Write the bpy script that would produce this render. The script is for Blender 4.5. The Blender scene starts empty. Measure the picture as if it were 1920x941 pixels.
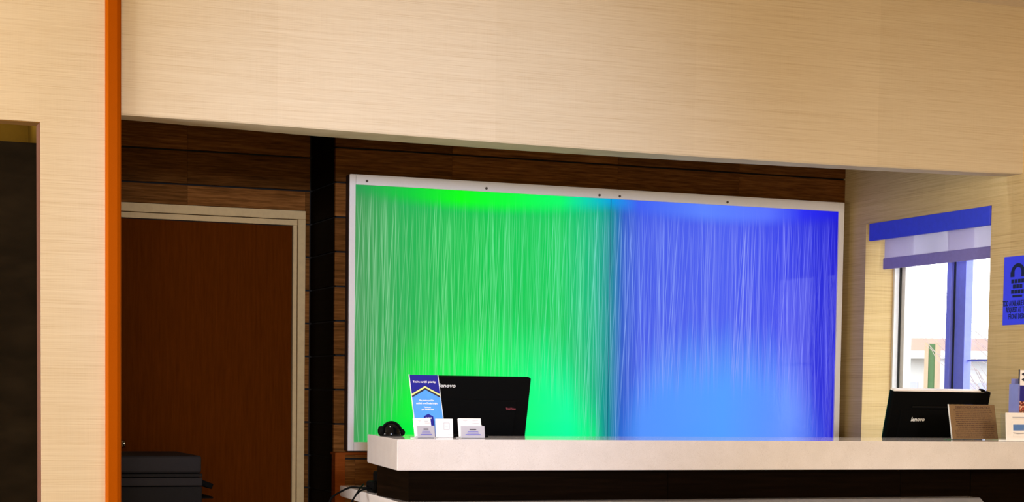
import bpy, bmesh, math, random
from mathutils import Vector, Matrix
random.seed(7)
S = bpy.context.scene
COL = S.collection
PI = math.pi

# ------------------------------------------------------------------ camera
F, PYX, EYE = 3398.0, 946.0, 1.26
yaw, pitch, roll = (math.radians(a) for a in (21.38, -3.5056, 0.7528))
fw = Vector((math.sin(yaw)*math.cos(pitch), math.cos(yaw)*math.cos(pitch), math.sin(pitch)))
rt = Vector((math.cos(yaw), -math.sin(yaw), 0)); up = rt.cross(fw)
RR = rt*math.cos(roll) + up*math.sin(roll); UU = up*math.cos(roll) - rt*math.sin(roll)
CAM = Vector((0, 0, EYE))
cam_d = bpy.data.cameras.new('camera'); cam = bpy.data.objects.new('camera', cam_d); COL.objects.link(cam)
m = Matrix((RR, UU, -fw)).transposed().to_4x4(); m.translation = CAM; cam.matrix_world = m
cam_d.sensor_fit = 'HORIZONTAL'; cam_d.sensor_width = 36; cam_d.lens = F/1920*36
cam_d.shift_y = (PYX-470.5)/1920; cam_d.clip_start = .05; cam_d.clip_end = 400
S.camera = cam

# ------------------------------------------------------------------ sky, lamps, exposure
W = bpy.data.worlds.new('overcast_sky'); S.world = W; W.use_nodes = True
W.node_tree.nodes['Background'].inputs[0].default_value = (.93, .97, 1, 1)
W.node_tree.nodes['Background'].inputs[1].default_value = 5.6
vs = S.view_settings; vs.view_transform = 'Standard'; vs.look = 'None'; vs.exposure = 0; vs.gamma = 1; vs.use_curve_mapping = False
def lamp(name, kind, loc, target, power, color, **kw):
    d = bpy.data.lights.new(name, kind); d.energy = power; d.color = color
    for k, v in kw.items(): setattr(d, k, v)
    o = bpy.data.objects.new(name, d); COL.objects.link(o); o.location = loc
    o.rotation_euler = (Vector(target)-Vector(loc)).to_track_quat('-Z', 'Y').to_euler()
    return o
# warm general light of the lobby, an unseen fill area added behind the camera
lamp('entrance_light', 'AREA', (0.6, -1.85, 1.45), (2.4, 7, 1.6), 345, (1, .80, .48), shape='RECTANGLE', size=4.5, size_y=2.2)
# daylight from the lobby's side windows
lamp('side_window_daylight', 'AREA', (-2.9, 6.0, 1.35), (2.4, 6.4, 1.2), 245, (1, .97, .95), shape='RECTANGLE', size=1.7, size_y=1.6)
# unseen fill spots added behind the camera, turned to header and desk
FILL_SPOTS = [((0.8, -1.0, 2.29), (2.4, 7.0, 1.78), 1420, (.83, .98, 1.36), 24), ((-0.9, -1.0, 2.29), (0.2, 7.0, 1.4), 130, (.8, .95, 1.3), 28), ((2.4, -1.0, 2.29), (4.9, 7.0, 1.2), 820, (1, .97, .97), 27)]
for p, t, e, c, a in FILL_SPOTS:
    lamp('rail_spotlight', 'SPOT', p, t, e, c, spot_size=math.radians(a), spot_blend=1.0, shadow_soft_size=.25)
# downlights straight over the front of the desk
for x, e in ((1.75, 130), (3.2, 60), (4.5, 90)):
    lamp('desk_downlight_lamp', 'SPOT', (x, 6.0, 3.03), (x, 6.1, 0), e, (1, .95, .9), spot_size=math.radians(72), spot_blend=.8, shadow_soft_size=.08)
# small lamp inside the niche behind the left opening
lamp('niche_lamp', 'POINT', (.76, 7.5, 2.36), (.5, 7.5, 0), .55, (1, .8, .35), shadow_soft_size=.03)

# ------------------------------------------------------------------ helpers
def ray(x, y): return fw + RR*((x-960)/F) - UU*((y-PYX)/F)
def PY(x, y, Y): d = ray(x, y); return CAM + d*(Y/d.y)
def PX(x, y, X): d = ray(x, y); return CAM + d*(X/d.x)
def PZ(x, y, Z): d = ray(x, y); return CAM + d*((Z-EYE)/d.z)

def lin(c): return tuple(((v/255)/12.92 if v/255 <= .04045 else ((v/255+.055)/1.055)**2.4) for v in c) + (1,)
class NT:
    def __init__(s, name):
        s.mat = bpy.data.materials.new(name); s.mat.use_nodes = True; s.t = s.mat.node_tree; s.bs = s.t.nodes['Principled BSDF']
    def n(s, typ, **kw):
        q = s.t.nodes.new(typ)
        for k, v in kw.items(): setattr(q, k, v)
        return q
    def put(s, sock, v):
        if v is None: return
        if hasattr(v, 'is_output') or isinstance(v, bpy.types.NodeSocket): s.t.links.new(v, sock)
        else: sock.default_value = v
    def m(s, op, a, b=None, c=None, clamp=False):
        q = s.n('ShaderNodeMath', operation=op, use_clamp=clamp)
        for i, v in enumerate((a, b, c)): s.put(q.inputs[i], v)
        return q.outputs[0]
    def ss(s, v, lo, hi):
        q = s.n('ShaderNodeMapRange', interpolation_type='SMOOTHSTEP')
        s.put(q.inputs[0], v); s.put(q.inputs[1], lo); s.put(q.inputs[2], hi); return q.outputs[0]
    def ramp(s, f, stops, interp='LINEAR'):
        q = s.n('ShaderNodeValToRGB'); q.color_ramp.interpolation = interp; e = q.color_ramp.elements
        while len(e) < len(stops): e.new(.5)
        for i, (p, c) in enumerate(stops): e[i].position = p; e[i].color = c
        s.put(q.inputs[0], f); return q.outputs[0]
    def mix(s, f, a, b, blend='MIX'):
        q = s.n('ShaderNodeMix', data_type='RGBA', blend_type=blend)
        s.put(q.inputs[0], f); s.put(q.inputs[6], a); s.put(q.inputs[7], b); return q.outputs[2]
    def pos(s): return s.n('ShaderNodeNewGeometry').outputs['Position']
    def noise(s, vec, scale, sc=1, detail=3, rough=.55):
        mp = s.n('ShaderNodeMapping'); mp.inputs['Scale'].default_value = scale; s.t.links.new(vec, mp.inputs[0])
        q = s.n('ShaderNodeTexNoise'); q.inputs['Scale'].default_value = sc; q.inputs['Detail'].default_value = detail; q.inputs['Roughness'].default_value = rough
        s.t.links.new(mp.outputs[0], q.inputs[0]); return q.outputs[0]
    def bump(s, h, strength, dist=.002):
        q = s.n('ShaderNodeBump'); q.inputs['Strength'].default_value = strength; q.inputs['Distance'].default_value = dist
        s.put(q.inputs['Height'], h); s.t.links.new(q.outputs[0], s.bs.inputs['Normal'])
    def set(s, **kw):
        for k, v in kw.items(): s.put(s.bs.inputs[k.replace('_', ' ')], v)
        return s.mat

def plain(name, rgb, rough=.5, var=.06, sc=40, **kw):
    t = NT(name); c = lin(rgb); n = t.noise(t.pos(), (1, 1, 1), sc, 3)
    col = t.ramp(n, [(.25, tuple(v*(1-var) for v in c[:3])+(1,)), (.75, tuple(min(1, v*(1+var)) for v in c[:3])+(1,))])
    return t.set(Base_Color=col, Roughness=rough, **kw)

def wallpaper(name, dark, mid, light):
    t = NT(name); p = t.pos()
    a = t.noise(p, (2.6, 2.6, 300), 1, 4); b = t.noise(p, (9, 9, 760), 1, 2); w = t.noise(p, (420, 420, 5), 1, 2)
    v = t.m('ADD', t.m('MULTIPLY', a, .6), t.m('ADD', t.m('MULTIPLY', b, .28), t.m('MULTIPLY', w, .12)))
    col = t.ramp(v, [(.30, lin(dark)), (.47, lin(mid)), (.68, lin(light))])
    sx = t.n('ShaderNodeSeparateXYZ'); t.t.links.new(p, sx.inputs[0])          # hung in drops of slightly different tone
    drop = t.m('FLOOR', t.m('MULTIPLY', t.m('ADD', sx.outputs[0], t.m('MULTIPLY', sx.outputs[1], 1.7)), 1.1))
    wn = t.n('ShaderNodeTexWhiteNoise', noise_dimensions='1D'); t.put(wn.inputs['W'], drop)
    col = t.mix(1, col, t.ramp(wn.outputs[0], [(0, (.95, .945, .93, 1)), (1, (1, 1, 1, 1))]), 'MULTIPLY')
    t.bump(v, .25, .001)
    return t.set(Base_Color=col, Roughness=.75)

def wood(name, stops, scale, rough=.45, rand=.35, spec=.35):
    t = NT(name); p = t.pos(); oi = t.n('ShaderNodeObjectInfo')
    off = t.n('ShaderNodeVectorMath', operation='ADD'); t.t.links.new(p, off.inputs[0])
    cb = t.n('ShaderNodeCombineXYZ'); r = t.m('MULTIPLY', oi.outputs['Random'], 13.0)
    for i in range(3): t.t.links.new(r, cb.inputs[i])
    t.t.links.new(cb.outputs[0], off.inputs[1])
    a = t.noise(off.outputs[0], scale, 1, 5, .6); b = t.noise(off.outputs[0], tuple(v*3.1 for v in scale), 1, 2)
    v = t.m('ADD', t.m('MULTIPLY', a, .7), t.m('MULTIPLY', b, .3))
    col = t.ramp(v, [(.3, lin(stops[0])), (.5, lin(stops[1])), (.7, lin(stops[2]))])
    lo = 1-rand
    col = t.mix(1, col, t.ramp(oi.outputs['Random'], [(0, (lo, lo, lo, 1)), (1, (1, 1, 1, 1))]), 'MULTIPLY')
    t.bump(v, .15, .0008)
    return t.set(Base_Color=col, Roughness=rough, Specular_IOR_Level=spec)

def addbox(bm, a, b, bev=0, seg=2):
    r = bmesh.ops.create_cube(bm, size=1); vs_ = r['verts']
    for v in vs_:
        for i in range(3): v.co[i] = a[i] + (v.co[i]+.5)*(b[i]-a[i])
    if bev:
        es = list({e for v in vs_ for e in v.link_edges})
        bmesh.ops.bevel(bm, geom=es, offset=bev, segments=seg, affect='EDGES', profile=.6)
def prism(bm, poly, y0, y1, axis='y'):
    """polygon (a,b) extruded along an axis: 'y' -> (a, y, b); 'z' -> (a, b, z); 'x' -> (x, a, b)"""
    def P(q, h): return {'y': (q[0], h, q[1]), 'z': (q[0], q[1], h), 'x': (h, q[0], q[1])}[axis]
    A = [bm.verts.new(P(q, y0)) for q in poly]; B = [bm.verts.new(P(q, y1)) for q in poly]
    n = len(poly); bm.faces.new(A); bm.faces.new(B[::-1])
    for i in range(n): bm.faces.new((A[i], B[i], B[(i+1) % n], A[(i+1) % n]))
def tube(bm, pts, rad, seg=8):
    pts = [Vector(p) for p in pts]; rings = []
    for i, p in enumerate(pts):
        d = (pts[min(i+1, len(pts)-1)]-pts[max(i-1, 0)]).normalized()
        q = d.to_track_quat('Z', 'Y'); r = rad[i] if isinstance(rad, (list, tuple)) else rad
        rings.append([bm.verts.new(p + q @ Vector((math.cos(2*PI*k/seg)*r, math.sin(2*PI*k/seg)*r, 0))) for k in range(seg)])
    for a, b in zip(rings, rings[1:]):
        for k in range(seg): bm.faces.new((a[k], a[(k+1) % seg], b[(k+1) % seg], b[k]))
    bm.faces.new(rings[0][::-1]); bm.faces.new(rings[-1])
def smooth_path(pts, n=8):
    pts = [Vector(p) for p in pts]; out = []
    for i in range(len(pts)-1):
        p0, p1, p2, p3 = pts[max(i-1, 0)], pts[i], pts[i+1], pts[min(i+2, len(pts)-1)]
        for k in range(n):
            t = k/n
            out.append(.5*((2*p1)+(-p0+p2)*t+(2*p0-5*p1+4*p2-p3)*t*t+(-p0+3*p1-3*p2+p3)*t**3))
    return out+[pts[-1]]
def obj(name, bm, mat, parent=None, smooth=False):
    me = bpy.data.meshes.new(name)
    if isinstance(bm, bmesh.types.BMesh):
        bmesh.ops.recalc_face_normals(bm, faces=bm.faces[:]); bm.to_mesh(me); bm.free()
    else: me = bm
    me.materials.clear(); me.materials.append(mat)
    if smooth:
        for p in me.polygons: p.use_smooth = True
    o = bpy.data.objects.new(name, me); COL.objects.link(o); o.parent = parent
    return o
def box(name, a, b, mat, parent=None, bev=0, seg=2):
    bm = bmesh.new(); addbox(bm, a, b, bev, seg); return obj(name, bm, mat, parent)
def tag(o, label, cat=None, group=None, kind=None):
    o['label'] = label
    if cat: o['category'] = cat
    if group: o['group'] = group
    if kind: o['kind'] = kind
    return o
def struct(o, label): return tag(o, label, kind='structure')
def thing(name, label, cat, loc=(0, 0, 0), rot=(0, 0, 0), group=None):
    o = bpy.data.objects.new(name, None); COL.objects.link(o); o.location = loc; o.rotation_euler = rot
    o.empty_display_size = .05
    return tag(o, label, cat, group)
def text(body, size, loc, mat, parent, rot=(PI/2, 0, 0), name='lettering', align='CENTER', shear=0, sx=1, bold=0, ext=.0002):
    c = bpy.data.curves.new(name, 'FONT'); c.body = body; c.size = size; c.align_x = align; c.align_y = 'CENTER'
    c.shear = shear; c.offset = bold; c.extrude = ext; c.resolution_u = 2
    t = bpy.data.objects.new(name, c); COL.objects.link(t)
    me = bpy.data.meshes.new_from_object(t.evaluated_get(bpy.context.evaluated_depsgraph_get()))
    bpy.data.objects.remove(t); bpy.data.curves.remove(c)
    for v in me.vertices: v.co.x *= sx
    o = obj(name, me, mat, parent); o.location = loc; o.rotation_euler = rot
    return o

# ------------------------------------------------------------------ materials
M = {}
M['paper'] = wallpaper('beige_grasscloth', (190, 168, 136), (209, 193, 165), (219, 206, 181))
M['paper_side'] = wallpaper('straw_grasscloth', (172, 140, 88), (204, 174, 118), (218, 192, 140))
M['orange'] = plain('orange_paint', (160, 76, 0), .5, .06, 300, Specular_IOR_Level=.02)
M['ceil'] = plain('ceiling_paint', (205, 190, 165), .9)
M['floor'] = plain('lobby_tile', (150, 128, 104), .45, .12, 6)
M['lobby'] = plain('lobby_wall_paint', (196, 170, 130), .85)
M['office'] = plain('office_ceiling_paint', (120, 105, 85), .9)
M['plank'] = wood('dark_walnut_plank', ((70, 42, 18), (116, 72, 33), (150, 98, 50)), (5, 5, 95), .6, .5, 0)
M['gap'] = plain('black_plank_gap', (10, 7, 5), .9)
M['door'] = wood('red_brown_veneer', ((70, 29, 3), (78, 34, 4), (86, 38, 6)), (90, 90, 5), .55, 0, 0)
M['trimwood'] = wood('chestnut_trim', ((112, 54, 18), (126, 62, 22), (140, 72, 30)), (6, 6, 60), .55, .1, 0)
M['doorframe'] = plain('putty_door_frame', (192, 164, 118), .6, Specular_IOR_Level=.1)
M['frame'] = plain('pale_grey_aluminium', (238, 233, 230), .4, .02, 200)
M['backbox'] = plain('umber_box', (46, 26, 18), .6)
M['screw'] = plain('bronze_screw', (82, 70, 58), .4)
M['cab'] = wood('espresso_laminate', ((10, 5, 2), (16, 9, 4), (24, 14, 7)), (3, 3, 80), .6, .2, .01)
M['black'] = plain('black_plastic', (9, 9, 9), .6, Specular_IOR_Level=.03)
M['gloss'] = plain('gloss_black', (5, 5, 6), .12, Specular_IOR_Level=.16)
M['grey'] = plain('charcoal_plastic', (38, 35, 36), .5, Specular_IOR_Level=.06)
M['darkgrey'] = plain('dark_charcoal_plastic', (30, 28, 28), .55, Specular_IOR_Level=.04)
M['white'] = plain('white_card', (236, 232, 230), .6, .02)
M['greycard'] = plain('grey_card', (172, 170, 180), .55, .02)
M['ink'] = plain('dark_ink', (52, 48, 62), .7)
M['blueink'] = plain('blue_ink', (92, 92, 190), .7)
M['redink'] = plain('dull_red_ink', (138, 52, 62), .6)
M['silver'] = plain('silver_lettering', (225, 225, 225), .4)
M['navy'] = plain('navy_print', (10, 14, 124), .4)
M['sky'] = plain('light_blue_print', (70, 140, 226), .4)
M['gold'] = plain('pale_yellow_print', (226, 214, 124), .4)
M['black_print'] = plain('black_print', (16, 18, 48), .5)
M['signblue'] = plain('royal_blue_sign', (60, 66, 255), .5)
M['valance'] = plain('royal_blue_vinyl', (58, 72, 226), .5)
M['wframe'] = plain('white_window_frame', (222, 222, 220), .4)
M['mullion'] = plain('periwinkle_vinyl', (132, 142, 250), .45)  # blue glow of the wall panel put into the sash colour
M['wgasket'] = plain('dark_gasket', (40, 44, 42), .6)
M['notice'] = plain('brown_notice_paper', (112, 84, 50), .6, .08, 160)
M['noticeink'] = plain('brown_ink', (70, 42, 22), .7)
M['chrome'] = plain('satin_nickel', (200, 190, 170), .25, .02, Metallic=1.0)
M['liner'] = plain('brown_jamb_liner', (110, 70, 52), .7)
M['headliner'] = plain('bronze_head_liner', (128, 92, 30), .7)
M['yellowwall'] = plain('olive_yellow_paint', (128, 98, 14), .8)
M['leaf'] = wood('smoked_brown_panel', ((20, 16, 10), (28, 22, 14), (36, 29, 19)), (3, 3, 9), .6, 0, .01)
# quartz
t = NT('speckled_quartz'); p = t.pos()
n1 = t.noise(p, (1, 1, 1), 380, 2); n2 = t.noise(p, (1, 1, 1), 14, 3)
c = t.ramp(n1, [(.26, lin((172, 158, 150))), (.40, lin((208, 201, 198))), (.66, lin((216, 210, 208))), (.76, lin((242, 239, 238)))])
c = t.mix(.5, c, t.ramp(n2, [(.3, lin((206, 200, 196))), (.7, lin((219, 213, 210)))]))
M['quartz'] = t.set(Base_Color=c, Roughness=.06)
# clear acrylic and window glass
def clear(name, tint, amount):
    t = NT(name); t.t.nodes.remove(t.bs)
    g = t.n('ShaderNodeBsdfGlossy'); g.inputs['Roughness'].default_value = .05
    tr = t.n('ShaderNodeBsdfTransparent'); tr.inputs[0].default_value = tint
    mx = t.n('ShaderNodeMixShader'); mx.inputs[0].default_value = amount
    t.t.links.new(tr.outputs[0], mx.inputs[1]); t.t.links.new(g.outputs[0], mx.inputs[2])
    t.t.links.new(mx.outputs[0], t.t.nodes['Material Output'].inputs[0]); return t.mat
M['acrylic'] = clear('clear_acrylic', (.93, .95, .96, 1), .08)
M['acrylic_edge'] = plain('acrylic_edge', (206, 206, 206), .5, Specular_IOR_Level=.1)
M['acrylic_blue'] = plain('blue_tinted_acrylic', (128, 136, 206), .5, Alpha=.75)
M['glass'] = clear('window_glass', (.97, .98, .98, 1), .05)
# translucent roller blind
t = NT('lavender_sheer'); t.t.nodes.remove(t.bs)
d = t.n('ShaderNodeBsdfDiffuse'); d.inputs[0].default_value = lin((205, 196, 216))
tl = t.n('ShaderNodeBsdfTranslucent'); tl.inputs[0].default_value = lin((196, 188, 214))
tr = t.n('ShaderNodeBsdfTransparent')
wv = t.noise(t.pos(), (900, 900, 900), 1, 2)
m1 = t.n('ShaderNodeMixShader'); m1.inputs[0].default_value = .45; t.t.links.new(d.outputs[0], m1.inputs[1]); t.t.links.new(tl.outputs[0], m1.inputs[2])
m2 = t.n('ShaderNodeMixShader'); t.put(m2.inputs[0], t.m('MULTIPLY', wv, .36)); t.t.links.new(m1.outputs[0], m2.inputs[1]); t.t.links.new(tr.outputs[0], m2.inputs[2])
t.t.links.new(m2.outputs[0], t.t.nodes['Material Output'].inputs[0]); M['blind'] = t.mat
M['hem'] = plain('lavender_hem', (140, 128, 190), .7)

# ------------------------------------------------------------------ the room shell
YH = 7.0                       # plane of the lobby wall and the dropped header
XS = 5.245                     # side wall of the desk area
YD, YP = 9.0, 8.532            # door wall, panel wall
XR = 2.403                     # return between them
struct(box('floor', (-3.2, -2.2, -.1), (XS+.28, 9.3, 0), M['floor']), 'tan tiled lobby floor')
struct(box('ceiling', (-3.2, -2.2, 3.055), (XS+.28, YH+.21, 3.15), M['ceil']), 'pale lobby ceiling above the header')
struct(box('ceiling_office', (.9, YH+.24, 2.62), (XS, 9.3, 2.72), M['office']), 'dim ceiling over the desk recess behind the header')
struct(box('wall_lobby_left', (-3.2, -2.2, 0), (-3.0, YH, 3.055), M['lobby']), 'tan lobby wall to the far left')
struct(box('wall_lobby_rear', (-3.0, -2.2, 0), (XS, -2.0, 3.055), M['lobby']), 'tan lobby wall at the entrance')
# dropped header: bottom edges follow the measured polyline
hf = [(228, 215.3), (440, 229.5), (600, 241.7), (800, 256.8), (1000, 271.9), (1150, 282.6), (1300, 292.8), (1550, 308.2), (1840, 323.2)]
F_ = [(p.x, p.y, p.z) for p in (PY(x, y, YH) for x, y in hf)]
dep = [.12, .175, .20, .195, .185, .17, .15, .125, .12]
F_ = [(1.133, YH, F_[0][2]-.006)] + F_ + [(XS, YH, 2.301)]
dep = [.12] + dep + [.12]
bm = bmesh.new(); rows = []
for (x, y, z), d_ in zip(F_, dep):
    rows.append([bm.verts.new(c_) for c_ in ((x, y, 3.055), (x, y, z+.006), (x, y+.005, z), (x, y+d_, z), (x, y+.21, 3.055))])
for a, b in zip(rows, rows[1:]):
    for i in range(5): bm.faces.new((a[i], a[(i+1) % 5], b[(i+1) % 5], b[i]))
bm.faces.new(rows[0]); bm.faces.new(rows[-1][::-1])
struct(obj('wall_header', bm, M['paper']), 'beige grasscloth header over the reception desk')
# left lobby wall with its opening
xo, zo, xl = .834, 2.247, 1.074
bm = bmesh.new(); prism(bm, [(-3.0, 0), (-.35, 0), (-.35, zo), (xo, zo), (xo, 0), (xl, 0), (xl, 3.055), (-3.0, 3.055)], YH, YH+.1)
struct(obj('wall_left', bm, M['paper']), 'beige grasscloth wall with a tall opening, left of the orange post')
box('jamb_liner', (xo-.003, YH+.004, 0), (xo-.0002, YH+.098, zo-.0002), M['liner'], bpy.data.objects['wall_left'])  # added brown sheet that darkens the jamb reveal against the side light
box('head_liner', (-.349, YH+.004, zo-.003), (xo-.003, YH+.098, zo-.0002), M['headliner'], bpy.data.objects['wall_left'])  # added sheet: the soffit's shade is put into its colour
bm = bmesh.new()
prism(bm, [(1.072, YH-.024), (1.080, YH-.03), (1.112, YH-.03), (1.124, YH-.026), (1.132, YH-.014), (1.132, YH+.14), (1.072, YH+.14)], 0, 3.055, 'z')
struct(obj('trim_1', bm, M['orange']), 'orange painted post at the edge of the left wall')
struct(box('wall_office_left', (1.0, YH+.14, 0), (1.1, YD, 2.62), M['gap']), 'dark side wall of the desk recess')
# niche behind the left opening
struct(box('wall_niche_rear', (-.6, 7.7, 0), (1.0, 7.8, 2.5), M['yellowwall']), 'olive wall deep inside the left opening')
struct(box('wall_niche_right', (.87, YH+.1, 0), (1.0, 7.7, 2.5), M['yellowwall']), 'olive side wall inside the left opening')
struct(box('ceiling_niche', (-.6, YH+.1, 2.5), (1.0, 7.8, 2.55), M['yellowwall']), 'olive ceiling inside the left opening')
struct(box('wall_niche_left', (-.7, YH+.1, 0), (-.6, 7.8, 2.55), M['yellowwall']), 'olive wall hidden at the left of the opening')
dl = thing('sliding_panel', 'tall smoked brown panel standing in the left opening', 'panel', (0, 0, 0))
box('panel_board', (-.45, YH+.17, 0), (.866, YH+.21, 2.19), M['leaf'], dl, .003)

# planked walls: every board its own piece
unit = bpy.data.meshes.new('plank')
bm = bmesh.new(); addbox(bm, (-.5, -.5, -.5), (.5, .5, .5)); bm.to_mesh(unit); bm.free(); unit.materials.append(M['plank'])
def plank(a, b, parent):
    o = bpy.data.objects.new('plank', unit); COL.objects.link(o); o.parent = parent
    o.location = [(a[i]+b[i])/2 for i in range(3)]; o.scale = [b[i]-a[i] for i in range(3)]
    return o
z0 = .769-.1665*4; rowsZ = [z0+.1665*k for k in range(-1, 17)]
g = .0045
wd = struct(box('wall_back', (1.1, YD, 0), (XR+.2, YD+.15, 2.62), M['gap']), 'dark walnut planked wall around the brown door')
fr_l, fr_r, fr_t = 1.36, 2.372, 2.165
for k in range(len(rowsZ)-1):
    za, zb = max(rowsZ[k]+g, 0), min(rowsZ[k+1]-g, 2.62)
    if zb-za <= 0.02: continue
    def strip(xa, xb, joints):
        xs = [xa]+[j for j in joints if xa+.02 < j < xb-.02]+[xb]
        for a, b in zip(xs, xs[1:]): plank((a+.0006, YD-.018, za), (b-.0006, YD, zb), wd)
    if zb <= fr_t-.005 or za < fr_t-.005:
        top = zb
        if zb <= fr_t: strip(1.1, fr_l-.002, []); strip(fr_r+.002, XR-.006, [])
        else:
            strip(1.1, fr_l-.002, []); strip(fr_r+.002, XR-.006, []); zsave = za; za = fr_t+.003; strip(fr_l-.002, fr_r+.002, [1.776]); za = zsave
    else: strip(1.1, XR-.006, [1.776])
wp = struct(box('wall_panel', (XR+.012, YP+.018, 0), (XS, YD, 2.62), M['gap']), 'dark walnut planked wall carrying the glowing panel')
for k in range(len(rowsZ)-1):
    za, zb = max(rowsZ[k]+g, 0), min(rowsZ[k+1]-g, 2.62)
    if zb-za <= 0.02: continue
    js = [2.55+((k*37) % 5)*.31 + j*(.62+.13*((k+j) % 3)) for j in range(6)] if k < 12 else [3.0, 3.9, 4.6]
    xs = [XR]+[j for j in ([2.552]+js if 11 <= k <= 13 else js) if XR+.1 < j < XS-.1]
    xs = sorted(set(round(v, 3) for v in xs))+[XS]
    xs = [v for i, v in enumerate(xs) if i == 0 or v-xs[i-1] > .08 or v == XS]
    for a, b in zip(xs, xs[1:]): plank((a+.0006, YP, za), (b-.0006, YP+.018, zb), wp)
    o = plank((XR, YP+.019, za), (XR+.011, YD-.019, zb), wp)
    o.material_slots[0].link = 'OBJECT'; o.material_slots[0].material = M['cab']  # return boards in a darker material: their shade is put into the colour
# low wainscot under the panel
zw = .966
wl = struct(box('trim_3', (2.388+.01, 8.455, 0), (XS, YP, zw-.012), M['gap']), 'low wainscot of walnut boards under the glowing panel')
box('ledge', (2.388, 8.44, zw-.012), (XS, YP, zw), M['trimwood'], wl, .002)
box('corner_post', (2.385, 8.436, 0), (2.436, 8.5, zw-.001), M['trimwood'], wl, .003)
for k in range(len(rowsZ)-1):
    za, zb = max(rowsZ[k]+g, 0), min(rowsZ[k+1]-g, zw-.013)
    if zb-za < .01: continue
    xs = [2.437, 2.486, 3.1, 3.8, 4.5, XS]
    for a, b in zip(xs, xs[1:]): plank((a+.0006, 8.443, za), (b-.0006, 8.455, zb), wl)

# door
dr = struct(box('door_1', (1.43, YD-.012, .01), (2.308, YD+.03, 2.088), M['door'], None, .002), 'plain red-brown wooden door behind the copier')
df = obj('door_frame', (lambda b: (addbox(b, (1.36, YD-.034, 2.122), (2.372, YD, 2.165), .003), addbox(b, (1.36, YD-.034, 0), (1.40, YD, 2.122), .003), addbox(b, (2.334, YD-.034, 0), (2.372, YD, 2.122), .003), b)[-1])(bmesh.new()), M['doorframe'], dr)
obj('door_stop', (lambda b: (addbox(b, (1.402, YD-.024, 2.092), (2.332, YD, 2.119), .002), addbox(b, (1.402, YD-.024, 0), (1.428, YD, 2.092), .002), addbox(b, (2.311, YD-.024, 0), (2.331, YD, 2.092), .002), b)[-1])(bmesh.new()), M['doorframe'], dr)
hd = PY(231, 832, YD-.06)
bm = bmesh.new(); tube(bm, [(hd.x, YD-.012, hd.z), (hd.x, YD-.05, hd.z)], .011, 10); tube(bm, [(hd.x-.005, YD-.055, hd.z), (hd.x+.008, YD-.055, hd.z)], [.014, .020], 14)
tube(bm, [(hd.x, YD-.012, hd.z), (hd.x, YD-.018, hd.z)], .018, 16)
obj('door_handle', bm, M['chrome'], dr, True)

# side wall with the window recess
ya, yb, zt, zsill = 7.226, 8.313, 2.178, .86
XW = 5.42
bm = bmesh.new()
addbox(bm, (XS, -2.2, 0), (XW+.12, ya, 3.055)); addbox(bm, (XS, yb, 0), (XW+.12, YD+.15, 3.055))
addbox(bm, (XS, ya, zt), (XW+.12, yb, 3.055)); addbox(bm, (XS, ya, 0), (XW+.12, yb, zsill))
struct(obj('wall_right', bm, M['paper_side']), 'straw grasscloth side wall with the window recess')
wn = struct(thing('window_1', 'white sliding window under the blue valance', None), 'white sliding window under the blue valance')
XG = 5.465
def yy(px): return PX(px, 600, XG).y
za_, zb_ = zsill+.05, zt-.03
def wf(nm, y0, y1, za, zb, mat, x0=XG-.008, x1=XG+.04, bev=.002): return box(nm, (x0, y0, za), (x1, y1, zb), mat, wn, bev)
wf('frame_jamb', 8.296, yb-.0005, zsill, zt-.001, M['wframe'], 5.418, 5.448)
wf('gasket', 8.292, yb-.0005, zsill, zt-.001, M['wgasket'], 5.4485, 5.466, 0)
wf('frame_jamb', 8.297, yb-.0005, zsill, zt-.001, M['wframe'], 5.4665, 5.51)
wf('frame_jamb', ya+.0005, ya+.03, zsill, zt-.001, M['wframe'], 5.418, 5.51)
wf('frame_head', ya+.03, 8.296, zt-.03, zt-.001, M['wframe'], 5.43, 5.51); wf('frame_sill', ya+.03, 8.296, zsill+.0005, zsill+.05, M['wframe'], 5.42, 5.51)
wf('sash_stile', yy(1697.5), yy(1690.5), za_, zb_, M['wframe'], XG-.006)
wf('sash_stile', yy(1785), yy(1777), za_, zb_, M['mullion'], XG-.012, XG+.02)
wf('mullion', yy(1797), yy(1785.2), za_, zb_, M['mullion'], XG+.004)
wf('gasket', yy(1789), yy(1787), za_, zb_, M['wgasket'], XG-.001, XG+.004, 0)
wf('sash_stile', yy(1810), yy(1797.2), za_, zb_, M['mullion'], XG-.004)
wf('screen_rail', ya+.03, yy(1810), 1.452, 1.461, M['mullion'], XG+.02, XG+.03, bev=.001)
wf('pane', yy(1777), yy(1697.5), za_, zb_, M['glass'], XG+.012, XG+.016, bev=0)
wf('pane', ya+.03, yy(1810), za_, zb_, M['glass'], XG+.03, XG+.034, bev=0)
va = thing('window_valance', 'royal blue box valance across the top of the window', 'valance')
box('valance_board', (XS-.006, ya+.004, 2.086), (XS+.012, 8.274, zt-.001), M['valance'], va, .002)
box('valance_top', (XS+.012, ya+.006, zt-.012), (XS+.09, 8.27, zt-.001), M['valance'], va)
bl = thing('roller_blind', 'sheer lavender roller blind hanging below the blue valance', 'blind')
bm = bmesh.new(); addbox(bm, (5.312, ya+.01, 1.995), (5.3136, 8.236, 2.165)); obj('blind_cloth', bm, M['blind'], bl)
box('hem_bar', (5.306, ya+.01, 1.938), (5.318, 8.240, 1.996), M['hem'], bl, .003)
bm = bmesh.new(); tube(bm, [(5.312, ya+.006, 2.135), (5.312, 8.25, 2.135)], .018, 12); obj('roller_tube', bm, M['white'], bl, True)

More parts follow.
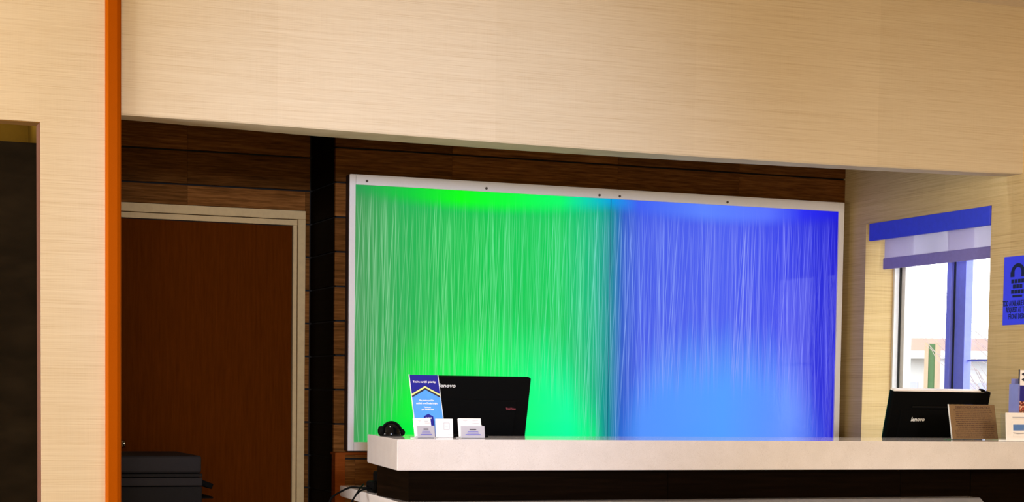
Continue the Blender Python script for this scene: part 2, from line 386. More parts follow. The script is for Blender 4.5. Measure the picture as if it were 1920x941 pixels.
# ------------------------------------------------------------------ the glowing wall panel
X0, X1, Z0, Z1 = 2.454, 5.198, .973, 2.302
YF = YP-.07
gp = thing('backlit_panel', 'backlit acrylic wall panel glowing green on one side and blue on the other', 'light panel', (0, 0, 0))
box('backing_box', (X0+.002, YF+.012, Z0+.002), (X1-.002, YP, Z1-.002), M['backbox'], gp)
ix0, ix1, iz0, iz1 = 2.485, 5.165, 1.016, 2.253
XM = 3.833
t = NT('etched_glowing_acrylic'); p = t.pos(); sx = t.n('ShaderNodeSeparateXYZ'); t.t.links.new(p, sx.inputs[0])
u = t.m('DIVIDE', t.m('SUBTRACT', sx.outputs[0], ix0), ix1-ix0); v = t.m('DIVIDE', t.m('SUBTRACT', sx.outputs[2], iz0), iz1-iz0)
um = (XM-ix0)/(ix1-ix0)
mid = t.ramp(u, [(q, lin(c)) for q, c in [(0, (66, 150, 84)), (.09, (34, 176, 84)), (.24, (6, 198, 78)), (.40, (8, 206, 92)), (.47, (10, 182, 128)), (.505, (12, 138, 150)), (.53, (44, 92, 200)), (.57, (68, 92, 232)), (.75, (74, 94, 240)), (.88, (56, 66, 234)), (1, (26, 24, 206))]])
bot = t.ramp(u, [(q, lin(c)) for q, c in [(0, (46, 168, 84)), (.05, (12, 205, 70)), (.10, (0, 240, 62)), (.28, (0, 255, 104)), (.42, (0, 255, 160)), (.475, (0, 250, 130)), (.505, (0, 150, 150)), (.53, (40, 112, 214)), (.575, (84, 148, 255)), (.75, (82, 158, 255)), (.90, (92, 140, 255)), (1, (44, 40, 214))]])
top = t.ramp(u, [(q, lin(c)) for q, c in [(0, (40, 150, 80)), (.10, (8, 205, 60)), (.20, (0, 255, 14)), (.30, (0, 255, 60)), (.40, (0, 250, 105)), (.47, (0, 196, 190)), (.51, (0, 150, 226)), (.56, (62, 96, 242)), (.70, (92, 132, 255)), (.84, (88, 114, 255)), (.92, (40, 44, 240)), (1, (20, 18, 220))]])
# position inside each half sheet, -1..1
half = t.m('GREATER_THAN', u, um)
s1 = t.m('SUBTRACT', t.m('MULTIPLY', t.m('DIVIDE', u, um), 2), 1)
s2 = t.m('SUBTRACT', t.m('MULTIPLY', t.m('DIVIDE', t.m('SUBTRACT', u, um), 1-um), 2), 1)
s = t.m('ADD', t.m('MULTIPLY', s1, t.m('SUBTRACT', 1, half)), t.m('MULTIPLY', s2, half))
s4 = t.m('POWER', t.m('ABSOLUTE', s), 4)
wob = t.m('MULTIPLY', t.m('SUBTRACT', t.noise(p, (26, 26, .6), 1, 2), .5), .22)
dome = t.m('ADD', t.m('MULTIPLY_ADD', s4, -.50, .30), wob)
wb = t.ss(t.m('SUBTRACT', dome, v), -.26, .10)
arch = t.m('MULTIPLY_ADD', t.m('MULTIPLY', s, s), .035, .915)
wt = t.ss(t.m('SUBTRACT', v, arch), -.012, .05)
base = t.mix(wt, t.mix(wb, mid, bot), top)
lines = None
LAY = [(34, .034, .0011, .60), (41, -.040, .0011, .55), (52, .010, .0011, .55), (60, -.014, .0010, .5), (71, .052, .0010, .45), (77, -.056, .0010, .45), (88, .022, .0009, .45), (97, -.026, .0009, .42), (24, .016, .0042, .17), (19, -.02, .0050, .15), (30, .044, .0030, .18), (110, .003, .0009, .42)]
for i, (N, sl, wd_, am) in enumerate(LAY):
    us = t.m('MULTIPLY', t.m('ADD', u, t.m('MULTIPLY_ADD', v, sl*.62, .37*i+1)), N)
    wn_ = t.n('ShaderNodeTexWhiteNoise', noise_dimensions='1D'); t.put(wn_.inputs['W'], t.m('ADD', t.m('FLOOR', us), 31.7*i+.5))
    sc = t.n('ShaderNodeSeparateColor'); t.t.links.new(wn_.outputs['Color'], sc.inputs[0])
    x = t.m('SUBTRACT', t.m('SUBTRACT', t.m('FRACT', us), .5), t.m('MULTIPLY', t.m('SUBTRACT', sc.outputs[0], .5), .5))
    x = t.m('SUBTRACT', x, t.m('MULTIPLY', t.m('SUBTRACT', sc.outputs[1], .5), t.m('MULTIPLY', t.m('SUBTRACT', v, .5), .5)))
    ln = t.m('SUBTRACT', 1, t.m('DIVIDE', t.m('ABSOLUTE', x), wd_*N), clamp=True)
    ln = t.m('POWER', ln, .7)
    # strands start at different heights and fade
    st = t.ss(v, t.m('MULTIPLY_ADD', sc.outputs[2], .42, -.25), t.m('MULTIPLY_ADD', sc.outputs[2], .42, .10))
    en = t.ss(t.m('SUBTRACT', 1, v), t.m('MULTIPLY_ADD', sc.outputs[1], .12, -.06), t.m('MULTIPLY_ADD', sc.outputs[1], .12, .10))
    ln = t.m('MULTIPLY', t.m('MULTIPLY', ln, t.m('MULTIPLY', st, en)), t.m('MULTIPLY', t.m('POWER', wn_.outputs[0], 1.3), am))
    lines = ln if lines is None else t.m('ADD', lines, ln)
clump = t.m('MULTIPLY_ADD', t.noise(p, (14, 14, .5), 1, 2), 1.9, -.02)
edge = t.m('MULTIPLY_ADD', t.ss(u, 0, .12), -.6, 1.6)
lines = t.m('MULTIPLY', lines, t.m('MULTIPLY', clump, edge))
wl_ = t.ss(t.m('SUBTRACT', t.m('SUBTRACT', dome, .05), v), -.10, .07)
lines = t.m('MULTIPLY', lines, t.m('MULTIPLY', t.m('MULTIPLY_ADD', wl_, -.97, 1), t.m('MULTIPLY_ADD', wt, -.8, 1)))
lines = t.m('MINIMUM', lines, .75)
lc = t.ramp(u, [(0, lin((150, 205, 160))), (.2, lin((120, 240, 150))), (.45, lin((120, 240, 190))), (.54, lin((140, 170, 255))), (.8, lin((160, 172, 255))), (1, lin((110, 110, 255)))])
ecol = t.mix(lines, base, lc)
seam = t.ss(t.m('ABSOLUTE', t.m('SUBTRACT', u, um)), .0006, .0016)
ecol = t.mix(t.m('MULTIPLY_ADD', seam, .4, .6), (0, .02, .12, 1), ecol)
t.bump(t.noise(p, (60, 60, 14), 1, 3), .18, .002)
M['glow'] = t.set(Base_Color=(.01, .01, .012, 1), Roughness=.07, Specular_IOR_Level=.13, Emission_Color=ecol, Emission_Strength=1.0)
tag(box('acrylic_sheet', (ix0+.0002, YF+.004, iz0+.0002), (XM-.0005, YF+.0115, iz1-.0002), M['glow'], gp), 'green glowing etched sheet')
tag(box('acrylic_sheet', (XM+.0005, YF+.004, iz0+.0002), (ix1-.0002, YF+.0115, iz1-.0002), M['glow'], gp), 'blue glowing etched sheet')
box('frame_stile', (X0, YF-.004, Z0), (ix0-.0012, YF+.0115, Z1-.002), M['frame'], gp, .0015)
box('frame_stile', (ix1, YF-.004, Z0), (X1, YF+.0115, Z1-.002), M['frame'], gp, .0015)
tr_ = box('frame_top_rail', (ix0, YF-.004, iz1), (ix1, YF+.0115, Z1-.006), M['frame'], gp, .0015)
box('frame_bottom_rail', (ix0, YF-.004, Z0), (ix1, YF+.0115, iz0), M['frame'], gp, .0015)
box('frame_cap', (X0+.004, YF+.0, Z1-.006), (X1-.002, YF+.0115, Z1), M['frame'], gp, .001)
for x, y in ((688, 339.5), (912, 353), (1124, 366), (1162, 368), (1364, 379)):
    q = PY(x, y, YF-.004); bm = bmesh.new(); tube(bm, [(q.x, YF-.0075, q.z), (q.x, YF-.002, q.z)], [.0062, .0068], 12); obj('screw', bm, M['screw'], tr_)

# ------------------------------------------------------------------ reception counter
ZC, ZB = 1.09, .977
cf_l, cf_r = PZ(744, 823.4, ZC), PZ(1920, 828.4, ZC)
poly = [(2.0, 6.235), (5.236, 6.155), (5.236, 6.775), (2.105, 6.80)]
lb = PZ(689, 813.9, ZC); poly = [(1.997, 6.245), (5.236, 6.155), (5.236, 6.79), (2.31, 6.80), (2.30, 6.95), (lb.x, lb.y)]
def slab(nm, poly, z0, z1, mat, bev, par=None):
    bm = bmesh.new(); prism(bm, poly, z0, z1, 'z')
    bmesh.ops.recalc_face_normals(bm, faces=bm.faces[:])
    bmesh.ops.bevel(bm, geom=bm.edges[:], offset=bev, segments=2, affect='EDGES'); return obj(nm, bm, mat, par)
tag(slab('counter_slab', poly, ZB, ZC, M['quartz'], .0025), 'thick pale speckled quartz slab on top of the reception desk', 'countertop')
ZS = .86
cb = thing('counter_cabinet', 'dark espresso cabinet under the quartz slab', 'cabinet', (2.05, 6.3, 0))
def cbox(nm, a, b, mat, bev=0): return box(nm, tuple(a[i]-(2.05, 6.3, 0)[i] for i in range(3)), tuple(b[i]-(2.05, 6.3, 0)[i] for i in range(3)), mat, cb, bev)
ZR = .8605
cbox('riser_body', (2.075, 6.325, ZR), (4.506, 6.70, ZB-.001), M['cab'])
cbox('side_panel', (2.062, 6.315, ZR), (2.075, 6.70, ZB-.001), M['cab'], .001)
cbox('end_body', (4.512, 6.325, 0), (5.23, 6.70, ZB-.001), M['cab'])
xs = [2.062, 3.115, 4.17, 4.509]
for a, b in zip(xs, xs[1:]): cbox('front_panel', (a+.001, 6.305, ZR), (b-.001, 6.325, ZB-.001), M['cab'], .001)
cbox('front_panel', (4.512, 6.305, 0), (5.23, 6.325, ZB-.001), M['cab'], .001)
l1 = PZ(637, 910, ZS)
tag(slab('lower_shelf', [(1.985, 5.95), (4.29, 5.90), (4.5, 6.22), (4.505, 6.72), (2.36, 6.74), (2.36, 7.44), (l1.x, l1.y)], ZS-.045, ZS, M['quartz'], .003), 'low white quartz shelf running along the foot of the slab', 'shelf')
lp = thing('shelf_base_cabinet', 'dark espresso base cabinet under the low white shelf', 'cabinet', (2.3, 6.3, 0))
box('base_body', (-.18, .02, .08), (2.19, .38, ZS-.046), M['cab'], lp); box('plinth', (-.15, .05, 0), (2.16, .36, .08), M['black'], lp)
for i_ in range(4): d_ = box('cabinet_door', (-.178+i_*.592, 0, .085), (.408+i_*.592, .019, ZS-.05), M['cab'], lp, .001); box('door_pull', (.36+i_*.592, -.012, .6), (.37+i_*.592, 0, .74), M['chrome'], d_)
# staff desk behind (carries the two screens)
sd = thing('staff_desk', 'dark work desk behind the reception counter', 'desk', (3.6, 7.1, 0))
box('desk_top', (-1.25, -.28, .72), (1.62, .28, .75), M['cab'], sd, .003)
for x in (-1.22, 1.58): box('desk_side', (x-.02, -.26, 0), (x+.02, .26, .72), M['cab'], sd)

# screens seen from behind
def screen(label, x0, x1, ztop, zbot, ybot, tilt, mat_cap=None):
    w = x1-x0; h = ztop-zbot
    st = thing('monitor', label, 'monitor', ((x0+x1)/2, ybot+.12, .751), (0, 0, 0), 'monitors behind the counter')
    hd_ = []
    c0, s0 = math.cos(tilt), math.sin(tilt)
    loc = Vector((0, -.12, zbot-.751))
    def part(nm, a, b, mat, bev=.003, par=None):
        o = box(nm, a, b, mat, st if par is None else par, bev)
        if par is None: o.location = loc; o.rotation_euler = (tilt, 0, 0)
        return o
    L = h/c0
    part('back_cover', (-w/2, 0, 0), (w/2, .028, L), M['black'], .006)
    part('screen_bezel', (-w/2+.002, .028, .002), (w/2-.002, .036, L-.002), M['gloss'], .002)
    part('rear_bulge', (-w/2+.055, -.004, .03), (w/2-.055, .002, L*.66), M['black'], .003)
    b = box('stand_base', (-.12, -.04, 0), (.12, .14, .012), M['black'], st, .004)
    box('stand_neck', (-.035, -.02, .01), (.035, .02, zbot-.751+.08), M['black'], st, .004)
    return st, loc, L, w
ml, loc, L, w = screen('black monitor back behind the blue flyer and business cards', 2.314, 2.755, 1.323, 1.06, 6.905, math.radians(14))
def on(st, loc, tilt, x, z, y=-.001):
    return loc + Matrix.Rotation(tilt, 3, 'X') @ Vector((x, y, z))
T = math.radians(14)
cx = (2.314+2.755)/2
o = text('lenovo', .0205, on(ml, loc, T, 2.396-cx, (1.288-1.06)/math.cos(T), -.0005), M['silver'], ml, (PI/2+T, 0, 0), sx=1.28, bold=.0005, shear=.15); tag(o, 'silver maker name')
o = text('ThinkVision', .0125, on(ml, loc, T, 2.677-cx, (1.199-1.06)/math.cos(T), -.0045), M['redink'], ml, (PI/2+T, 0, 0), sx=.72, bold=.0002); tag(o, 'dull red model lettering')
mr, loc, L, w = screen('black monitor back standing by the window beside the brown notice', 4.474, 4.988, 1.294, 1.055, 6.9, math.radians(15))
T = math.radians(15); cx = (4.474+4.988)/2
o = text('lenovo', .026, on(mr, loc, T, 4.622-cx, (1.170-1.055)/math.cos(T), -.0045), M['silver'], mr, (PI/2+T, 0, 0), sx=1.0, bold=.0006, shear=.12); tag(o, 'silver maker name')
lit_strip = box('top_edge', (-.255, .0, L-.001), (.22, .03, L+.006), M['frame'], mr, .001); lit_strip.location = loc; lit_strip.rotation_euler = (T, 0, 0)  # pale grey strip: light on the black top bevel put into the colour
wc = box('camera_nub', (.20, -.004, L), (.222, .02, L+.012), M['black'], mr, .005); wc.location = loc; wc.rotation_euler = (T, 0, 0)
vt = box('vent_band', (-.15, -.004, L*.70), (.13, .001, L*.73), M['gloss'], mr, .001); vt.location = loc; vt.rotation_euler = (T, 0, 0)

# things standing on the slab
def flat(poly, y0, y1, mat, par, nm):
    bm = bmesh.new(); prism(bm, poly, y0, y1); return obj(nm, bm, mat, par)
def rect(x0, z0, x1, z1): return [(x0, z0), (x1, z0), (x1, z1), (x0, z1)]
# flyer in a tilted acrylic stand; local x right, z up the card
tl = math.radians(-22)
fb = PZ(780, 816, ZC); 
fl_w, fl_h = .114, .255
base = PY(832, 814, 6.50); tlp = PY(767, 706, 6.565)
fo = thing('flyer_stand', 'tilted acrylic stand with a blue promise flyer beside the left monitor', 'flyer stand', (2.212, 6.50, ZC+.0005), (0, 0, 0))
def fpart(o): o.rotation_euler = (tl, 0, 0); return o
fpart(flat(rect(-fl_w/2-.001, .004, fl_w/2+.001, fl_h+.002), .002, .004, M['acrylic'], fo, 'acrylic_back'))
card = fpart(flat(rect(-fl_w/2, .006, fl_w/2, fl_h), .0004, .0018, M['navy'], fo, 'flyer_card'))
fpart(flat(rect(-fl_w/2-.002, .004, -fl_w/2, fl_h+.002), -.001, .004, M['acrylic_edge'], fo, 'acrylic_edge'))
fpart(flat(rect(fl_w/2, .004, fl_w/2+.002, fl_h+.002), -.001, .004, M['acrylic_edge'], fo, 'acrylic_edge'))
box('acrylic_foot', (-fl_w/2, -.002, 0), (fl_w/2, .095, .003), M['acrylic'], fo)
hw = fl_w/2
pk, sd_ = fl_h-.047, fl_h-.08       # chevron peak and side heights
def sub(poly, y, mat, nm): return flat(poly, y, .0004, mat, card, nm)
sub([(-hw, .006), (hw, .006), (hw, sd_-.006), (0, pk-.006), (-hw, sd_-.006)], .0001, M['black_print'], 'chevron_outline')
sub([(-hw, .006), (hw, .006), (hw, sd_-.014), (0, pk-.014), (-hw, sd_-.014)], -.0001, M['sky'], 'house_field')
sub([(-hw, sd_-.006), (0, pk-.006), (hw, sd_-.006), (hw, sd_+.001), (0, pk+.001), (-hw, sd_+.001)], -.0001, M['gold'], 'chevron')
sub([(-.019, .006), (.019, .006), (.019, .085), (0, .096), (-.019, .085)], -.0003, M['navy'], 'house_emblem')
def ftext(s_, size, z, sx=1, mat='white'): return text(s_, size, (0, -.0006, z), M[mat], card, sx=sx, bold=.0001)
ftext("You're our #1 priority.", .0125, fl_h-.029, .80); ftext("We promise you'll be", .0085, .150, .8); ftext("satisfied or we'll make it right.", .0105, .138, .68)
ftext("Thank you,", .008, .122, .8); ftext("your Fairfield team", .008, .113, .8); ftext("Fairfield", .009, .078, .8)

# small business card holders
def card_holder(label, glabel, px, py, w, rz, yy):
    b = PZ(px, py, ZC) if yy is None else Vector((PY(px, py, yy).x, yy, ZC))
    h = thing('business_card_holder', label, 'card holder', (b.x, b.y, ZC+.0005), (0, 0, rz), 'card holders on the counter')
    box('holder_base', (-w/2, -.004, 0), (w/2, .045, .003), M['acrylic_edge'], h, .001)
    fr = box('holder_front', (-w/2, -.0065, 0), (w/2, -.004, .045), M['greycard'], h, .0008); fr.rotation_euler = (math.radians(-8), 0, 0)
    bk = box('holder_back', (-w/2, .012, .003), (w/2, .0145, .052), M['acrylic_edge'], h, .0008); bk.rotation_euler = (math.radians(-12), 0, 0)
    for i, (ww, zz) in enumerate(((.34, .031), (.55, .024), (.62, .018), (.8, .012))):
        q = flat(rect(-w*ww*.5*.8, zz-.0012, w*ww*.5*.8, zz+.0012 if i else zz+.003), -.0075, -.0064, M['ink' if not i else 'blueink'], h, 'printed_line'); q.rotation_euler = fr.rotation_euler
    c = thing('business_cards', glabel, 'business cards', (b.x, b.y, ZC+.0005), (0, 0, rz), 'stacks of business cards')
    st = box('card_stack', (-w/2-.004, -.002, .0045), (w/2-.010, .008, .074), M['white'], c, .0006); st.rotation_euler = (math.radians(-12), 0, 0); st.location.z = .001
    for (xa, xb, z) in ((-.036, -.018, .065), (-.030, -.022, .061), (.002, .028, .066), (.002, .02, .062), (.002, .03, .055)):
        q = flat(rect(xa*w/.1, z-.0007, xb*w/.1, z+.0007), -.0026, -.0019, M['greycard'], c, 'printed_line'); q.rotation_euler = st.rotation_euler; q.location.z = .001
    return h
card_holder('small grey-fronted business card holder turned sideways in front of the blue flyer', 'white business cards in the holder in front of the blue flyer', 798, 820, .078, math.radians(14), 6.44)
card_holder('small grey-fronted business card holder in front of the left monitor', 'white business cards in the holder in front of the left monitor', 886, 820, .098, math.radians(4), 6.44)
q = Vector((PY(836, 815, 6.465).x, 6.465, ZC))
kc = thing('key_card_sleeve', 'white square card standing between the two business card holders', 'card', (q.x, q.y, ZC+.0005), (0, 0, math.radians(2)))
o = box('card_board', (-.040, 0, .001), (.030, .002, .072), M['white'], kc, .0006); o.rotation_euler = (math.radians(-6), 0, 0)
o = flat([(-.016+.032*i/1, 0) for i in range(0)] or rect(-.008, .030, .016, .032), -.0008, 0, M['greycard'], kc, 'printed_frame'); o.rotation_euler = (math.radians(-6), 0, 0)
for a in ((-.008, .055, .016, .057), (-.008, .030, -.006, .057), (.014, .030, .016, .057), (-.002, .044, .010, .046), (-.002, .039, .010, .041), (.008, .010, .026, .012)):
    o = flat(rect(*a), -.0008, 0, M['greycard'], kc, 'printed_frame'); o.rotation_euler = (math.radians(-6), 0, 0)
box('card_foot', (-.033, .001, 0), (.030, .04, .002), M['white'], kc)
bt = tag(box('black_tray', (2.285, 6.515, ZC+.0005), (2.45, 6.575, ZC+.012), M['black'], None, .003), 'flat black tray behind the white square card', 'tray')

# black lobed gadget at the left end of the slab
q = Vector((PY(733, 815, 6.70).x, 6.70, ZC))
gd = thing('desk_gadget', 'small glossy black domed object with side lobes at the end of the slab', 'gadget', (q.x, q.y, ZC))
def dome_mesh(rx, ry, h, seg=24, rings=10, cx=0, cz=0, full=False):
    bm = bmesh.new(); R = []
    for i in range(rings):
        a = (PI/2)*i/rings
        R.append([bm.verts.new((cx+rx*math.cos(a)*math.cos(2*PI*k/seg), ry*math.cos(a)*math.sin(2*PI*k/seg), cz+h*math.sin(a)**.9)) for k in range(seg)])
    tp = bm.verts.new((cx, 0, cz+h))
    for a, b in zip(R, R[1:]):
        for k in range(seg): bm.faces.new((a[k], a[(k+1) % seg], b[(k+1) % seg], b[k]))
    for k in range(seg): bm.faces.new((R[-1][k], R[-1][(k+1) % seg], tp))
    bm.faces.new(R[0][::-1]); return bm
obj('dome', dome_mesh(.043, .04, .053), M['gloss'], gd, True)
bm = bmesh.new(); tube(bm, [(.043*math.cos(a), -.006, .004+.050*math.sin(a)) for a in [PI*k/20 for k in range(21)]], .0048, 8); obj('top_band', bm, M['black'], gd, True)
for sgn, hh in ((-1, .036), (1, .026)):
    bm = bmesh.new(); bmesh.ops.create_uvsphere(bm, u_segments=16, v_segments=10, radius=1)
    for v_ in bm.verts: v_.co = Vector((sgn*.042+v_.co.x*.012, -.006+v_.co.y*.02, hh*.55+v_.co.z*hh*.55))
    obj('side_lobe', bm, M['black'], gd, True)

# debit card notice
nt = math.radians(-13)
nb = Vector((PY(1829, 824, 6.46).x, 6.46, ZC))
no = thing('card_notice', 'brown printed card notice in an acrylic stand before the right monitor', 'notice', (nb.x, nb.y, ZC+.0005), (0, 0, 0))
nw, nh = .232, .152
def npart(o): o.rotation_euler = (nt, 0, 0); return o
pb = npart(flat(rect(-nw/2, .003, nw/2, nh), 0, .0015, M['notice'], no, 'notice_sheet'))
npart(flat(rect(-nw/2-.003, .002, -nw/2, nh+.001), -.001, .004, M['acrylic_edge'], no, 'acrylic_edge'))
npart(flat(rect(-nw/2, .001, nw/2+.002, nh+.002), .0018, .0036, M['acrylic'], no, 'acrylic_back'))
box('acrylic_foot', (-nw/2, 0, 0), (nw/2, .06, .003), M['acrylic'], no)
text('DEBIT/CHECK CARD NOTICE', .0145, (.003, -.0004, nh-.0125), M['noticeink'], pb, sx=.92, bold=.0003)
bm = bmesh.new(); rnd = random.Random(3)
for r_ in range(15):
    z = nh-.024-r_*.0083; x = -nw/2+.022+rnd.uniform(-.004, .014); xe = nw/2-.02+rnd.uniform(-.012, .006)
    while x < xe:
        w_ = rnd.uniform(.004, .019); w_ = min(w_, xe-x+.002); hz = .0017*rnd.uniform(.8, 1.15)*(1.3 if r_ == 9 else 1)
        addbox(bm, (x, -.0006, z-hz), (x+w_, -.0001, z+hz)); x += w_+.0026
o = obj('printed_lines', bm, M['noticeink'], pb); o['kind'] = 'stuff'

# white holder and brochure at the right end
q = PZ(1893, 828, ZC)
wh = thing('leaflet_holder', 'white acrylic leaflet holder near the right end of the slab', 'leaflet holder', (q.x, 6.20, ZC+.0005), (0, 0, math.radians(3)))
hh = .118
box('holder_base', (0, 0, 0), (.16, .05, .006), M['white'], wh, .001)
o = box('holder_front', (.001, 0, .004), (.16, .004, hh), M['white'], wh, .001); o.rotation_euler = (math.radians(-4), 0, 0)
o = box('holder_back', (.001, .03, .004), (.16, .033, hh+.01), M['acrylic'], wh); o.rotation_euler = (math.radians(-4), 0, 0)
for nm, a, mt in (('leaflet_window', rect(.034, .022, .13, .085), 'white'), ('blue_print', rect(.036, .045, .128, .07), 'sky'), ('grey_swoosh', [(.036, .034), (.06, .030), (.12, .034), (.12, .037), (.06, .034), (.036, .038)], 'greycard'), ('title_line', rect(.034, .098, .1, .101), 'greycard')):
    o = flat(a, -.0012, -.0004 if nm != 'blue_print' else -.0002, M[mt], wh, nm); o.rotation_euler = (math.radians(-4), 0, 0)
bx = PY(1908, 760, 6.33).x
br = thing('brochure_rack', 'blue-edged acrylic rack with a white and blue brochure behind the leaflet holder', 'brochure', (bx, 6.33, ZC+.0005))
box('rack_base', (0, -.01, 0), (.12, .05, .004), M['acrylic_blue'], br); box('rack_side', (-.008, -.012, 0), (0, .05, .238), M['acrylic_blue'], br); box('rack_back', (0, .045, .004), (.12, .048, .26), M['acrylic_blue'], br)
bb = box('brochure_board', (.004, .0, .005), (.115, .004, .296), M['white'], br, .0008)
flat(rect(.004, .005, .007, .298), -.001, .0045, M['black_print'], bb, 'black_edge')
flat(rect(.007, .165, .115, .232), -.0008, 0, M['navy'], bb, 'blue_band')
t = NT('brochure_picture'); n = t.noise(t.pos(), (1, 1, 1), 130, 4); c = t.ramp(n, [(.36, lin((60, 20, 20))), (.47, lin((176, 60, 40))), (.56, lin((225, 200, 170))), (.66, lin((90, 30, 60)))], 'CONSTANT')
M['picture'] = t.set(Base_Color=c, Roughness=.4); flat(rect(.007, .02, .115, .165), -.0008, 0, M['picture'], bb, 'picture')
text('W', .05, (.034, -.0008, .268), M['black_print'], bb, bold=.002, rot=(PI/2, PI/2, 0))

# sign on the side wall
sg = thing('wall_sign', 'royal blue telephone sign on the grasscloth side wall', 'sign', (XS-.004, 7.11, 1.768), (0, 0, -PI/2))
# local x runs towards the lobby (-Y), local -y faces the room
sw = .205; sh = .317
box('sign_board', (0, -.002, -sh/2), (sw, .004, sh/2), M['signblue'], sg, .0015)
mx = .107
bm = bmesh.new()
pts = [(mx+.052*math.cos(a), .078+.046*math.sin(a)) for a in [PI*k/14 for k in range(15)]]; inn = [(mx+.026*math.cos(a), .085+.022*math.sin(a)) for a in [PI*k/14 for k in range(15)]][::-1]
prism(bm, pts+[(mx-.052, .056), (mx-.034, .054)][0:0]+inn, -.0032, -.0021); obj('handset_symbol', bm, M['black_print'], sg)
for sgn in (-1, 1): flat(rect(mx+sgn*.04-.014, .062, mx+sgn*.04+.014, .086), -.0033, -.0021, M['black_print'], sg, 'handset_symbol')
for r_, n_, zz in ((0, 4, .042), (1, 3, .018), (2, 4, -.006)):
    for i in range(n_):
        x = mx+(i-(n_-1)/2)*.0245; flat(rect(x-.0095, zz-.009, x+.0095, zz+.009), -.0033, -.0021, M['black_print'], sg, 'key_symbol')
flat(rect(mx-.035, -.032, mx+.035, -.022), -.0033, -.0021, M['black_print'], sg, 'key_symbol')
for s_, zz, sz, sx_ in (('TDD AVAILABLE UPON', -.060, .034, .60), ('REQUEST AT THE', -.090, .034, .60), ('FRONT DESK', -.121, .034, .60)):
    text(s_, sz, (mx-.002, -.0026, zz), M['black_print'], sg, sx=sx_, bold=.0008)

# copier in front of the door
cp = thing('copier', 'dark charcoal office copier standing before the brown door', 'copier', (1.36, 7.75, 0))
cx0, cx1 = -.24, .229
box('copier_body', (cx0, -.05, 0), (cx1, .5, .846), M['darkgrey'], cp, .006)
box('copier_panel', (cx0, -.055, .849), (cx1, .5, .884), M['grey'], cp, .004)
box('copier_scanner', (cx0, -.055, .887), (cx1, .5, .901), M['darkgrey'], cp, .003)
box('copier_lid', (cx0, -.05, .903), (cx1-.003, .5, .978), M['grey'], cp, .014, 4)
o = box('side_tray', (0, .1, -.012), (.085, .4, .012), M['black'], cp, .004); o.location = (cx1-.002, 0, .866); o.rotation_euler = (0, math.radians(20), 0)
box('side_ledge', (cx1, .1, .785), (cx1+.08, .4, .793), M['black'], cp, .002)

# adapter and cables below the left end of the slab
ad = thing('power_adapter', 'black plug and cable lump beside the dark cabinet on the low shelf', 'adapter', (2.13, 6.93, ZS))
bm = bmesh.new()
addbox(bm, (-.03, -.05, .0), (.055, .05, .045), .012); addbox(bm, (-.005, -.05, .03), (.06, .04, .085), .012); obj('adapter_body', bm, M['black'], ad)
bm = bmesh.new(); addbox(bm, (.02, -.025, .08), (.05, .02, .112), .006); obj('adapter_plug', bm, M['black'], ad)
def cable(pts, rad, label):
    bm = bmesh.new(); tube(bm, smooth_path(pts, 6), rad, 8)
    return tag(obj('cable', bm, M['black'], None, True), label, 'cable', 'cables trailing over the low shelf')
P = lambda x, y, Y: tuple(PY(x, y, Y))
cable([P(700, 914, 6.93), P(680, 914.5, 6.97), P(662, 913, 7.02), P(650, 916, 7.03), P(640, 921, 7.02), P(628, 928, 7.0), P(619, 938, 6.98), P(615, 960, 6.96)], .0042, 'thick black cable looping off the edge of the low shelf')
cable([P(702, 916, 6.90), P(684, 917, 6.88), P(672, 923, 6.85), P(664, 933, 6.82), P(658, 945, 6.80), P(655, 965, 6.8)], .0036, 'curved black cable dropping over the front of the low shelf')
cable([P(682, 907, 6.98), P(674, 917, 6.90), P(668, 926, 6.86), P(662, 938, 6.83), P(660, 960, 6.82)], .003, 'thin straight black cable crossing the low shelf')

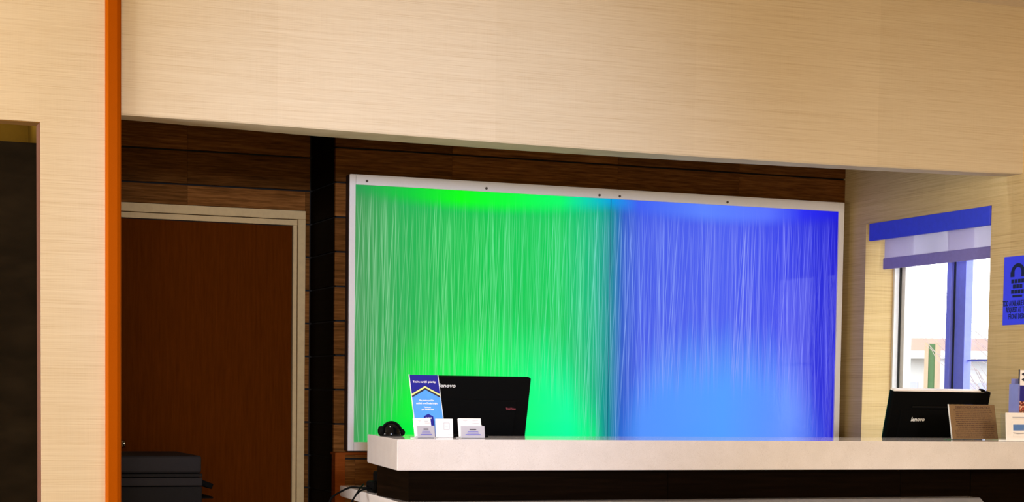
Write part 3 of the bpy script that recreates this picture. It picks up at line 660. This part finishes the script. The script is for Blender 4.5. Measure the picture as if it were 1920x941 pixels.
# ------------------------------------------------------------------ outdoors, seen through the window
M['pave'] = plain('pale_pavement', (150, 148, 144), .9, .05, .5)
M['roof'] = plain('terracotta_roof', (162, 128, 116), .8)
M['stucco'] = plain('white_stucco', (176, 172, 170), .9)
M['shade'] = plain('grey_glass', (150, 150, 190), .3)
M['tan'] = plain('tan_stone', (150, 128, 106), .9)
M['green'] = plain('green_sign', (44, 92, 46), .5)
M['bark'] = plain('grey_bark', (150, 135, 130), .9)
gr = struct(box('ground', (5.7, -60, -.4), (160, 140, -.3), M['pave']), 'pale pavement outside the window')
def far(px, d):       # point on the ground plane direction of a pixel column at distance d
    q = ray(px, 740); q = Vector((q.x, q.y, 0)).normalized()*d; return q
c0 = far(1765, 60); ang = math.atan2(c0.y, c0.x)-PI/2
fb_ = thing('motel_building', 'white low building with a terracotta roof across the car park', 'building', (c0.x, c0.y, -.3), (0, 0, ang))
box('wall', (-12, 0, 0), (12, 8, 2.95), M['stucco'], fb_)
rf = box('roof', (-12.3, -.5, 3.1), (12.3, 8.4, 3.5), M['roof'], fb_); box('fascia', (-12.3, -.55, 2.85), (12.3, -.45, 3.1), M['stucco'], fb_)
for i in range(-9, 10):
    if i % 2: w_ = box('window', (i*1.1-.35, -.04, .9), (i*1.1+.35, .02, 2.1), M['shade'], fb_); box('pane', (i*1.1-.02, -.06, .9), (i*1.1+.02, -.03, 2.1), M['stucco'], w_)
    else: box('column', (i*1.1-.1, -.4, 0), (i*1.1+.1, -.2, 2.86), M['stucco'], fb_)
c1 = far(1745, 26)
py_ = thing('pylon_sign', 'tan roadside pillar with a green stripe outside the window', 'sign', (c1.x, c1.y, -.3), (0, 0, ang))
box('pillar', (-.10, 0, 0), (-.045, .3, 2.35), M['tan'], py_); box('pillar', (.045, 0, 0), (.12, .3, 2.35), M['tan'], py_); box('sign_face', (-.045, .05, .3), (.045, .25, 2.33), M['green'], py_)
c2 = far(1850, 17)
tree = thing('bare_tree', 'bare thin-twigged tree outside the right window pane', 'tree', (c2.x, c2.y, -.3))
bm = bmesh.new(); tube(bm, [(.5, 0, 0), (.46, 0, 1.2), (.42, .05, 2.6)], [.05, .04, .02], 8); obj('trunk', bm, M['bark'], tree)
rnd = random.Random(11)
for i in range(40):
    z = rnd.uniform(.3, 2.1); ln_ = rnd.uniform(.5, 1.3); sl = rnd.uniform(.5, 1.1); bm = bmesh.new()
    pts_ = [(.45, 0, z)]
    for k in range(1, 5): pts_.append((.45-ln_*k/4, rnd.uniform(-.1, .1), z+sl*ln_*k/4-.15*rnd.random()))
    tube(bm, pts_, [.006, .0045, .0035, .003, .002], 5); obj('branch', bm, M['bark'], tree)
